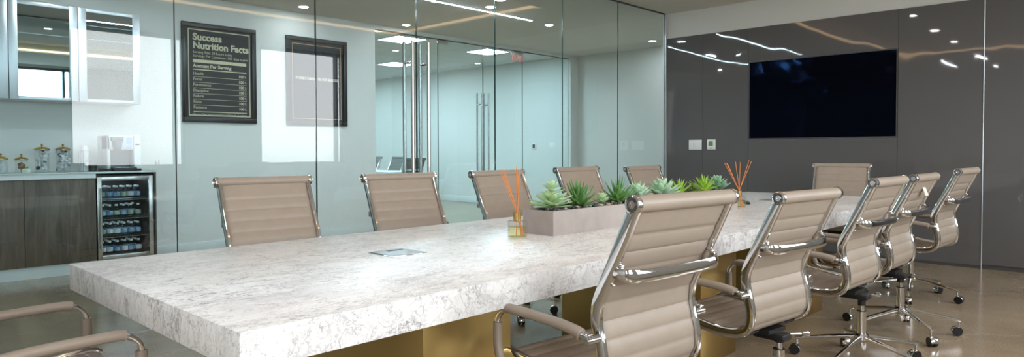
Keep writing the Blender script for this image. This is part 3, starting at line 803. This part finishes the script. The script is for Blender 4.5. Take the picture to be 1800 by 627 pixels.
for i, s in enumerate(('Hustle', 'Focus', 'Persistence', 'Discipline', 'Failure', 'Risks', 'Patience')):
    z = -.025 - i * .0665
    b.text(s, .046, L0, z, y); b.text('100', .046, R0 - .032, z - .006, y, 'RIGHT', bold=.0014); b.text('%', .04, R0, z - .006, y, 'RIGHT')
    if i < 6: b.box(L0, R0, y - .0006, -.0118, z - .026, z - .022)
b.box(L0, R0, y - .001, -.0118, -.468, -.458)
b.text('*Percent Daily Values are based on high levels of ambition.', .028, L0 - .01, -.502, y)
b.build('lettering', CREAM, t, smooth=0)
t, W, Hh = poster(4.445, 5.361, 1.531, 2.704, 'framed black poster reading It only takes yes for success on the corridor wall')
b = MB(); border(b, W, Hh, .035, .008); b.build('printed_border', BRONZE, t)
b = MB(); n = 16
for i in range(n):
    z = Hh - .115 - i * (2 * Hh - .2) / (n - 1)
    if i in (7,): continue
    b.text('FAILURE FAILURE FAILURE', .062, 0, z, -.0122, 'CENTER', sx=.80)
b.build('repeated_lettering', GREYPR, t, smooth=0)
b = MB(); b.text('IT ONLY TAKES 1 YES FOR SUCCESS', .05, 0, .025, -.0126, 'CENTER', bold=.001, sx=.80); b.build('lettering', PALEPR, t, smooth=0)

# ------------------------------------------------------------------ coffee corner
def wall_cabinet(x0, x1, label):
    t = thing('wall_cabinet', label, 'cabinet', (x0, 7.95, 1.70), 0, 'mirrored wall cabinets'); w = x1 - x0
    MB().box(.002, w - .002, .02, .329, 0, .945).build('carcass', WHITEP, t)
    f = .075
    b = MB()
    for a, c, d, e in ((0, f, 0, .95), (w - f, w, 0, .95), (f, w - f, 0, .03), (f, w - f, .915, .95)): b.box(a + (.003 if a == 0 else 0), c - (.003 if c == w else 0), 0, .019, d, e, bev=.002)
    d = b.build('door', ALU, t)
    MB().box(f, w - f, .006, .014, .03, .915).build('mirror_panel', MIRROR, d)
wall_cabinet(.84, 1.43, 'mirrored aluminium wall cabinet cut off by the left edge of the picture')
wall_cabinet(1.43, 2.01, 'mirrored aluminium wall cabinet above the four glass jars')
wall_cabinet(2.01, 2.592, 'mirrored aluminium wall cabinet above the coffee machine, last in the row')
def base_cabinet(x0, x1, label):
    t = thing('base_cabinet', label, 'cabinet', (x0, 7.63, 0), 0, 'oak base cabinets'); w = x1 - x0
    MB().box(0, w, .022, .649, .11, .93).build('carcass', OAK, t)
    MB().box(.003, w - .003, 0, .02, .113, .927, bev=.001).build('door', OAK, t)
    MB().box(0, w, .015, .10, 0, .11).build('toe_kick', pbr('white_kick', srgb(214, 218, 218), rough=.5), t)
base_cabinet(.875, 1.468, 'grey-brown oak base cabinet cut off by the left picture edge')
base_cabinet(1.468, 2.06, 'grey-brown oak base cabinet beside the drinks fridge')
t = thing('countertop', 'thin grey glass countertop with white front edge over the oak cabinets', 'countertop', (0, 7.63, .93))
MB().box(.87, 2.62, -.02, .649, .045, .062, bev=.002).build('glass_slab', pbr('grey_green_glass_top', srgb(196, 206, 203), rough=.06), t)
MB().box(.875, 2.058, -.012, .649, .001, .045).build('white_edge', WHITEP, t)
MB().box(2.6, 2.618, 0, .649, -.93, .045).build('end_panel', pbr('dark_end', srgb(44, 39, 36), rough=.4), t)
CT = .992
# drinks fridge
t = thing('drinks_fridge', 'under-counter drinks fridge with glass door full of water bottles', 'fridge', (2.07, 7.63, 0))
b = MB(); Wd = .52
b.box(0, .02, .04, .62, .02, .955); b.box(Wd - .02, Wd, .04, .62, .02, .955); b.box(.02, Wd - .02, .04, .62, .02, .10); b.box(.02, Wd - .02, .04, .62, .925, .955); b.box(.02, Wd - .02, .60, .62, .1, .925)
b.build('body', BLACKP, t)
b = MB(); f = .042
for a, c, d, e in ((0, f, .11, .94), (Wd - f, Wd, .11, .94), (f, Wd - f, .11, .11 + f), (f, Wd - f, .94 - f, .94)): b.box(a, c, 0, .035, d, e, bev=.002)
d = b.build('door', STEEL, t)
MB().box(f, Wd - f, .012, .02, .11 + f, .94 - f).build('door_glass', JARG, d)
b = MB(); b.cyl((.022, -.04, .22), (.022, -.04, .83), .009, seg=14)
for z in (.26, .79): b.cyl((.022, -.04, z), (.022, .002, z), .006, seg=10)
b.build('door_handle', STEEL, d)
sh_z = [.135, .318, .505, .695]
for z in sh_z:
    b = MB()
    for i in range(12): b.cyl((.03 + i * .042, .08, z), (.03 + i * .042, .58, z), .002, seg=6)
    for yy in (.08, .33, .58): b.cyl((.022, yy, z), (.498, yy, z), .003, seg=6)
    b.build('wire_shelf', CHROME, t)
MB().box(.03, Wd - .03, .12, .5, .905, .918).build('interior_lamp', emit('fridge_lamp', (.85, .93, 1, 1), 1.6), t)
WATER = glass_mat('water_bottle_plastic', (.86, .92, .95, 1), 1.4)
lab_mats = [pbr('blue_label', srgb(140, 172, 205), rough=.5, vary=.5, vscale=60), pbr('white_label', srgb(220, 226, 232), rough=.5, vary=.2, vscale=60), pbr('green_label', srgb(164, 184, 158), rough=.5, vary=.3, vscale=60)]
def make_bottle(lm):
    t = thing('water_bottle', 'bottle', 'bottle')
    MB().lathe([(0, 0), (.027, 0), (.030, .006), (.030, .03), (.028, .034), (.030, .04), (.030, .085), (.024, .105), (.013, .122), (.012, .13), (0, .13)], seg=16).build('shell', WATER, t)
    MB().lathe([(.0306, .038), (.0306, .08)], seg=16).build('paper_label', lm, t)
    MB().cyl((0, 0, .127), (0, 0, .145), .0145, seg=14).build('cap', WHITEP, t)
    return t
bp_ = [make_bottle(m) for m in lab_mats]
bfirst = [True] * 3
names = ['bottom', 'second', 'third', 'top']
rb = random.Random(3)
for si, z in enumerate(sh_z):
    for row in range(3):
        for c in range(6):
            if rb.random() < .14 or (row == 2 and rb.random() < .3): continue
            k = rb.choice((0, 0, 0, 1, 1, 2))
            o = bp_[k] if bfirst[k] else copy_tree(bp_[k]); bfirst[k] = False
            o.location = (2.07 + .075 + c * .0665 + rb.uniform(-.004, .004), 7.63 + .13 + row * .075, z + .003); o.rotation_euler.z = rb.uniform(0, 6)
            o['label'] = 'small clear water bottle standing on the %s shelf of the drinks fridge' % {'bottom': 'lowest', 'second': 'second lowest', 'third': 'second highest', 'top': 'highest'}[names[si]]
            o['group'] = 'water bottles on the %s fridge shelf' % names[si]
# jars
def jar(x, y, r, h, label, group='gold-lidded glass jars'):
    t = thing('glass_jar', label, 'jar', (x, y, CT), 0, group)
    MB().lathe([(0, 0), (r - .003, 0), (r, .005), (r, h - .008), (r - .004, h), (r - .006, h - .003), (r - .0045, .01), (0, .008)], seg=28).build('vessel', JARG, t)
    lid = MB().lathe([(r + .004, h), (r + .008, h + .004), (r + .007, h + .012), (r * .8, h + .026), (r * .4, h + .033), (0, h + .034)], seg=28).build('lid', GOLD, t)
    MB().lathe([(.005, h + .032), (.004, h + .04), (.010, h + .046), (.011, h + .053), (.006, h + .062), (0, h + .064)], seg=16).build('lid_knob', GOLD, lid)
    return t
YJ = 7.90
jar(1.345, YJ, .052, .125, 'small gold-lidded glass jar of white stirrers at the left picture edge')
jar(1.505, YJ, .050, .120, 'small gold-lidded glass jar of brown sugar packets')
jar(1.672, YJ, .060, .215, 'tall gold-lidded glass jar of white coffee pods')
jar(1.848, YJ, .060, .215, 'tall gold-lidded glass jar of small creamer cups by the paper cups')
rj = random.Random(5)
def clone(src, i):
    return src if i == 0 else copy_tree(src)
st = tag(MB().cyl((0, 0, 0), (0, 0, .12), .0035, seg=8).build('coffee_stirrer', WHITEP), 'white stirrer leaning in the small left jar', 'stirrer', 'stirrers in the jar')
for i in range(12):
    o = clone(st, i); a = i * GA; o.location = (1.345 + .026 * math.cos(a), YJ + .026 * math.sin(a), CT + .012); o.rotation_euler = (.16 * math.sin(a * 1.7), .17 * math.cos(a * 2.3), 0)
pk_m = [pbr('brown_paper', srgb(134, 92, 62), rough=.8, vary=.15, vscale=60), pbr('green_paper', srgb(120, 176, 96), rough=.7), pbr('white_paper', srgb(226, 224, 218), rough=.7)]
pk = [tag(MB().box(-.022, .022, -.003, .003, 0, .062, bev=.0012).build('sugar_packet', m), 'sugar packet', 'packet', 'packets in the small jar') for m in pk_m]
used = [0, 0, 0]
for i, (k, dx, dy, dz, rx, ry, rz) in enumerate([(0, -.018, .0, .035, .2, .5, .2), (0, .016, -.012, .04, -.2, -.5, -.3), (0, 0, .015, .03, .3, .2, 1.2), (0, .012, .012, .012, .2, 1.2, .4), (1, -.012, -.022, .012, .1, 1.4, .1), (1, .02, -.015, .012, .1, 1.0, .6), (2, .0, -.03, .014, .2, 1.5, 0), (2, .022, .01, .012, .4, .3, 1.9)]):
    o = pk[k] if not used[k] else copy_tree(pk[k]); used[k] = 1
    o['label'] = ('brown paper', 'green paper', 'white paper')[k] + ' sugar packet in the small gold-lidded jar'
    o.location = (1.505 + dx * .8, YJ + dy * .8, CT + dz); o.rotation_euler = (rx, ry, rz)
def make_pod():
    t = thing('coffee_pod', 'white coffee pod with dark foil lid inside the tall left jar', 'coffee pod', group='coffee pods in the tall jar')
    MB().lathe([(0, 0), (.016, 0), (.021, .036), (.024, .037), (.024, .039), (0, .039)], seg=18).build('cup', WHITEP, t)
    MB().lathe([(0, .0395), (.020, .0393)], seg=18).build('foil_lid', pbr('pod_foil', srgb(70, 70, 72), rough=.3, vary=.6, vscale=90), t)
    return t
pod = make_pod()
for i in range(14):
    o = clone(pod, i); lv = i // 3; a = (i % 3) * 2.09 + lv * .9
    o.location = (1.672 + .024 * math.cos(a), YJ + .024 * math.sin(a), CT + .03 + lv * .040); o.rotation_euler = (rj.uniform(-1.4, 1.4), rj.uniform(-.5, .5), rj.uniform(0, 6))
def make_creamer(m):
    t = thing('creamer_cup', 'creamer', 'creamer', group='creamer cups in the tall jar')
    MB().lathe([(0, 0), (.009, 0), (.012, .018), (.0155, .019), (.0155, .0205), (0, .0205)], seg=14).build('cup', WHITEP, t)
    MB().lathe([(0, .0212), (.015, .0210)], seg=14).build('foil_lid', m, t)
    return t
cm = [make_creamer(pbr('blue_foil', srgb(50, 96, 170), rough=.4)), make_creamer(pbr('pale_foil', srgb(214, 214, 214), rough=.3)), make_creamer(pbr('brown_foil', srgb(120, 76, 58), rough=.4))]
cu_ = [0, 0, 0]
for i in range(44):
    k = (1, 1, 0, 1, 2, 1)[i % 6]; o = cm[k] if not cu_[k] else copy_tree(cm[k]); cu_[k] = 1
    lv = i // 5; a = (i % 5) * 1.2566 + lv * .7; r = .037
    o['label'] = ('blue', 'pale', 'brown')[k] + '-lidded creamer cup in the tall jar beside the paper cups'
    o.location = (1.848 + r * math.cos(a), YJ + r * math.sin(a), CT + .022 + lv * .021); o.rotation_euler = (rj.uniform(-1.5, 1.5), rj.uniform(-1.5, 1.5), rj.uniform(0, 6))
# paper cups in a wire holder, black canister
cup0 = None
for i in range(7):
    if cup0 is None:
        cup0 = thing('paper_cup', 'c', 'cup', group='stacked paper cups')
        MB().lathe([(0, .003), (.029, .003), (.029, 0), (.03, 0), (.041, .098), (.043, .1), (.041, .102), (.0395, .099), (.0285, .005)], seg=24).build('wall', pbr('white_cup', srgb(234, 232, 232), rough=.6), cup0)
        MB().lathe([(.0362, .05), (.0378, .064)], seg=24).build('printed_band', pbr('pink_band', srgb(206, 178, 196), rough=.6), cup0)
        o = cup0
    else: o = copy_tree(cup0)
    o.location = (2.045, 7.93, CT + .245 - .1 + i * .026 + .0 - .145 + .105); o.rotation_euler = (PI, 0, 0)
    o['label'] = 'upside-down white paper cup in the stack beside the coffee machine'
b = MB()
for k in range(6):
    a = PI / 3 * k; b.cyl((.052 * math.cos(a), .052 * math.sin(a), 0), (.052 * math.cos(a), .052 * math.sin(a), .2), .002, seg=6)
for z in (.003, .1, .2): b.sweep([(.052 * math.cos(2 * PI * k / 24), .052 * math.sin(2 * PI * k / 24), z) for k in range(25)], .002, n=6, side=(0, 0, 1), cap=False)
tag(b.build('cup_holder', CHROME, loc=(2.045, 7.93, CT)), 'wire holder round the stack of paper cups', 'cup holder')
t = thing('lid_canister', 'short black canister between the paper cups and the coffee machine', 'canister', (2.085, 7.82, CT))
MB().lathe([(0, 0), (.037, 0), (.038, .004), (.038, .068), (.036, .07), (.034, .066), (.034, .01), (0, .008)], seg=24).build('canister_wall', BLACKP, t)
# coffee machine
t = thing('coffee_machine', 'silver and white pod coffee machine on the counter above the fridge', 'coffee machine', (2.355, 7.9, CT))
SILV = pbr('silver_plastic', srgb(214, 214, 218), rough=.3, metal=.1)
b = MB()
b.box(-.15, .10, .02, .20, .02, .365, bev=.012, seg=3); b.box(-.15, -.115, -.12, .06, .02, .365, bev=.012, seg=3); b.box(-.15, .10, -.12, .06, .215, .365, bev=.012, seg=3)
b.build('housing', SILV, t)
MB().box(.103, .175, -.11, .19, .015, .368, bev=.014, seg=3).build('water_tank', WHITEP, t)
MB().box(.12, .16, -.113, -.109, .265, .28, bev=.001).build('tank_badge', GREYP, t)
b = MB(); b.cyl((-.055, -.125, .24), (-.055, -.125, .31), .042, r2=.05, seg=24); b.box(-.115, .0, -.155, -.10, .305, .352, bev=.012, seg=3); b.cyl((-.055, -.125, .215), (-.055, -.125, .24), .03, r2=.04, seg=20)
b.build('brew_head', GREYP, t)
MB().box(.03, .085, -.1245, -.119, .275, .345, bev=.001).build('touch_screen', LCDB, t)
MB().box(.035, .08, -.1245, -.119, .238, .255, bev=.001).build('brew_button', LCDB, t)
MB().box(-.112, .098, -.005, .02, .03, .215).build('cup_recess', GREYP, t)
b = MB(); b.box(-.15, .175, -.12, .2, .0, .02, bev=.004); b.box(-.11, .11, -.19, -.01, .0, .035, bev=.006); b.build('drip_base', BLACKP, t)
MB().box(-.10, .10, -.185, -.02, .035, .042, bev=.002).build('drip_grate', CHROME, t)
t = thing('wall_outlet', 'white outlet plate on the wall above the small jars', 'outlet', (1.335, YP, 1.24))
MB().box(-.04, .04, -.008, 0, -.06, .06, bev=.002).build('plate', WHITEP, t)
for z in (-.025, .025): MB().box(-.017, .017, -.011, -.007, z - .016, z + .016, bev=.002).build('socket', GREYP, t)
# paper tag on the fourth chair
for o in list(COL.objects):
    if o.get('label', '').startswith('fourth taupe'):
        tg = MB().box(-.03, .035, -.0015, .0015, -.04, .045).build('paper_tag', pbr('tag_paper', srgb(224, 214, 204), rough=.5), o)
        tg.location = (.05, -.190, .935); tg.rotation_euler = (-.36, 0, 0)

# ------------------------------------------------------------------ daylight
w = bpy.data.worlds.new('World'); scn.world = w; w.use_nodes = True
bg = w.node_tree.nodes['Background']; bg.inputs[1].default_value = 7.5
wt = w.node_tree; tcw = wt.nodes.new('ShaderNodeTexCoord'); sx = wt.nodes.new('ShaderNodeSeparateXYZ'); rw = ramp(wt, [(.0, (.22, .22, .21)), (.47, (.34, .34, .33)), (.505, (.96, .975, 1)), (1, (.96, .975, 1))])
mw = wt.nodes.new('ShaderNodeMapRange'); mw.inputs['From Min'].default_value = -1
wt.links.new(tcw.outputs['Generated'], sx.inputs[0]); wt.links.new(sx.outputs['Z'], mw.inputs['Value']); wt.links.new(mw.outputs[0], rw.inputs['Fac']); wt.links.new(rw.outputs['Color'], bg.inputs[0])
for x0, x1 in win:
    l = bpy.data.lights.new('window_portal', 'AREA'); l.shape = 'RECTANGLE'; l.size = x1 - x0; l.size_y = 2.02; l.cycles.is_portal = True
    o = bpy.data.objects.new('window_portal', l); COL.objects.link(o); o.location = ((x0 + x1) / 2, YS - .17, 1.96); o.rotation_euler = (PI / 2, 0, 0)
    o.rotation_euler = Vector((0, -1, 0)).to_track_quat('Z', 'Y').to_euler()

# ------------------------------------------------------------------ camera
F, yaw, pitch, cy, roll = 1197.234, math.radians(43.4458), math.radians(1.47927), 293.872, math.radians(-.15425)
cam = bpy.data.cameras.new('camera'); co = bpy.data.objects.new('camera', cam); COL.objects.link(co); scn.camera = co
fw = Vector((math.cos(yaw), math.sin(yaw), 0)); r = Vector((math.sin(yaw), -math.cos(yaw), 0)); up = Vector((0, 0, 1))
Fv = math.cos(pitch) * fw - math.sin(pitch) * up; Uv = math.sin(pitch) * fw + math.cos(pitch) * up
Rv = math.cos(roll) * r + math.sin(roll) * Uv; U2 = -math.sin(roll) * r + math.cos(roll) * Uv
M = Matrix((Rv, U2, -Fv)).transposed().to_4x4(); M.translation = (0, 0, 1.2); co.matrix_world = M
cam.sensor_fit = 'HORIZONTAL'; cam.sensor_width = 36; cam.lens = F / 1800 * 36
cam.shift_x = 0; cam.shift_y = (cy - 313.5) / 1800; cam.clip_start = .02; cam.clip_end = 100

# ------------------------------------------------------------------ render look
scn.view_settings.view_transform = 'Standard'; scn.view_settings.look = 'None'; scn.view_settings.gamma = 1
scn.view_settings.use_curve_mapping = False; scn.view_settings.exposure = 0.56
cy_ = scn.cycles
cy_.max_bounces = 10; cy_.diffuse_bounces = 5; cy_.glossy_bounces = 6; cy_.transparent_max_bounces = 32; cy_.transmission_bounces = 6
cy_.sample_clamp_indirect = 6; cy_.caustics_reflective = False; cy_.caustics_refractive = False
cy_.use_denoising = True; cy_.blur_glossy = .3
